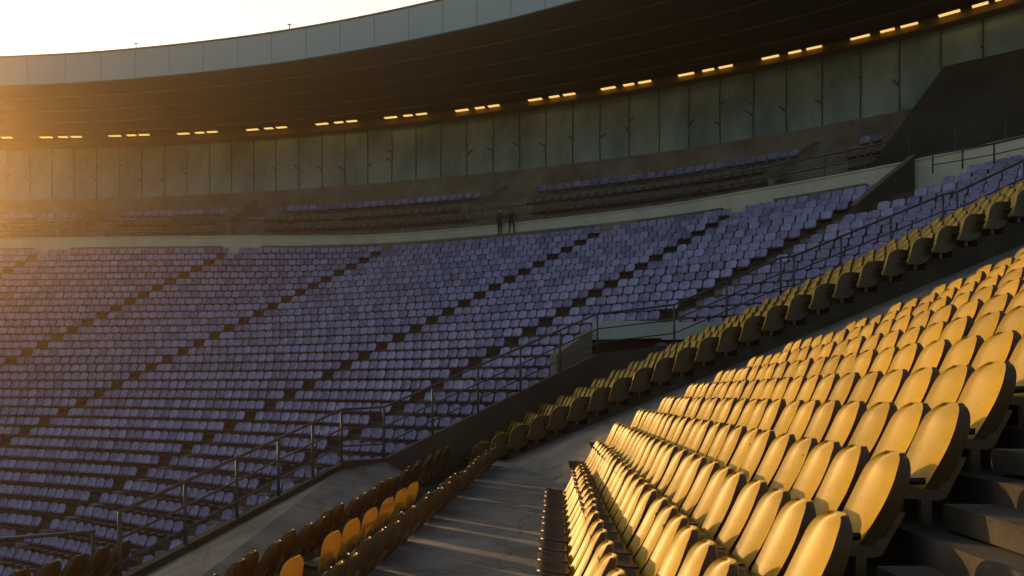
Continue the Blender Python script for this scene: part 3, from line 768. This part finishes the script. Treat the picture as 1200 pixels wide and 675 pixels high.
    bm = bmesh.new(); bmesh.ops.create_uvsphere(bm, u_segments=14, v_segments=10, radius=1)
    bmesh.ops.delete(bm, geom=[v for v in bm.verts if v.co.z < (-.1 if pose else .15) and v.co.y < .3 or v.co.z < -.6], context='VERTS')
    for v in bm.verts: v.co = Vector((v.co.x * .084, v.co.y * .104 + .006, v.co.z * .126)) + h
    me3 = bpy.data.meshes.new('hair'); bm.to_mesh(me3); bm.free(); me3.materials.append(M['hair'] if pose else M['cap'])
    link('hair' if pose else 'cap', me3, t)
    if pose:
        mb = MB(); mb.hexa([(-.13, .14, 1.02), (.13, .14, 1.02), (.13, .30, 1.02), (-.13, .30, 1.02)], [(-.11, .13, 1.42), (.11, .13, 1.42), (.10, .26, 1.42), (-.10, .26, 1.42)])
        mb.build('backpack', M['cloth'], t)
    t.rotation_euler = (0, 0, rz); t.scale = (.86, .86, .86)
def on_ledge(x):
    s = min((acc0[i] + f * (acc0[i + 1] - acc0[i]) for i in range(len(acc0) - 1) for f in [q / 20 for q in range(20)]), key=lambda s: abs(600 + 850 * (tr_at(s)[0] + tr_at(s)[1] * .5).x / (tr_at(s)[0] + tr_at(s)[1] * .5).y - x))
    p, o = tr_at(s); return Vector((p.x + o.x * .5, p.y + o.y * .5, 8.867 + ZC))
person(on_ledge(585.5), RAD(150), 0, 'slim person in dark clothes and pale cap standing at the parapet')
person(on_ledge(598.5), RAD(20), 1, 'broader person in dark clothes with elbows out and a small backpack')

# ------------------------------------------------------------------ ground
g = MB(); g.quad((-900, -600, 0), (900, -600, 0), (900, 1200, 0), (-900, 1200, 0))
tag(g.build('ground', M['ground']), 'flat ground under the stadium', None, kind='structure')

# ------------------------------------------------------------------ light
SUN_AZ, SUN_EL, VEIL = -51.0, 13.0, 10.5
w = bpy.data.worlds.new('World'); SC.world = w; w.use_nodes = True
nt = w.node_tree; bg = nt.nodes['Background']
sky = nt.nodes.new('ShaderNodeTexSky'); sky.sky_type = 'NISHITA'; sky.sun_disc = False
sky.sun_elevation = RAD(SUN_EL); sky.sun_rotation = RAD(SUN_AZ); sky.air_density = 1.3; sky.dust_density = 2.0; sky.ozone_density = 1.0
geo = nt.nodes.new('ShaderNodeTexCoord'); dp = nt.nodes.new('ShaderNodeVectorMath'); dp.operation = 'DOT_PRODUCT'
_s = (math.sin(RAD(-33)) * math.cos(RAD(18)), math.cos(RAD(-33)) * math.cos(RAD(18)), math.sin(RAD(18)))
dp.inputs[1].default_value = _s; nt.links.new(geo.outputs['Generated'], dp.inputs[0])
mr = nt.nodes.new('ShaderNodeMapRange'); mr.interpolation_type = 'SMOOTHSTEP'; mr.inputs[1].default_value = .68; mr.inputs[2].default_value = .86; mr.inputs[3].default_value = 0; mr.inputs[4].default_value = VEIL
nt.links.new(dp.outputs['Value'], mr.inputs[0])
mx = nt.nodes.new('ShaderNodeVectorMath'); mx.operation = 'SCALE'; mx.inputs[0].default_value = (1, .92, .74); nt.links.new(mr.outputs[0], mx.inputs['Scale'])
adn = nt.nodes.new('ShaderNodeVectorMath'); adn.operation = 'ADD'; nt.links.new(sky.outputs[0], adn.inputs[0]); nt.links.new(mx.outputs[0], adn.inputs[1])
nt.links.new(adn.outputs[0], bg.inputs[0]); bg.inputs[1].default_value = .1
ld = bpy.data.lights.new('sun', 'SUN'); ld.energy = 5.0; ld.angle = RAD(.5); ld.color = (1, .58, .20)
lo_ = bpy.data.objects.new('sun', ld); C.objects.link(lo_)
S = Vector((math.sin(RAD(SUN_AZ)) * math.cos(RAD(SUN_EL)), math.cos(RAD(SUN_AZ)) * math.cos(RAD(SUN_EL)), math.sin(RAD(SUN_EL))))
lo_.rotation_euler = S.to_track_quat('Z', 'Y').to_euler()

# ------------------------------------------------------------------ haze volume added for the warm glow near the sun
hz = MB(); hz.box((-140, -30, -1), (60, 75, 36)); ho = hz.build('haze', [])
mh = bpy.data.materials.new('haze'); mh.use_nodes = True; hn = mh.node_tree; hn.nodes.clear()
pv = hn.nodes.new('ShaderNodeVolumePrincipled'); pv.inputs['Color'].default_value = (1, .72, .42, 1); pv.inputs['Density'].default_value = .0021; pv.inputs['Anisotropy'].default_value = .88
om = hn.nodes.new('ShaderNodeOutputMaterial'); hn.links.new(pv.outputs[0], om.inputs['Volume']); ho.data.materials.append(mh); tag(ho, kind='stuff')
tag(ho, 'thin haze added for the warm glow of the low sun', 'haze')
# ------------------------------------------------------------------ camera
cd = bpy.data.cameras.new('camera'); co = bpy.data.objects.new('camera', cd); C.objects.link(co)
cd.sensor_width = 36; cd.lens = 850 / 1200 * 36; cd.shift_y = (450 - 337.5) / 1200
cd.clip_start = .05; cd.clip_end = 3000
co.location = (0, 0, ZC); co.rotation_euler = (RAD(90), 0, 0)
SC.camera = co
SC.view_settings.view_transform = 'Standard'; SC.view_settings.look = 'None'; SC.view_settings.exposure = -0.22; SC.view_settings.gamma = 1.0
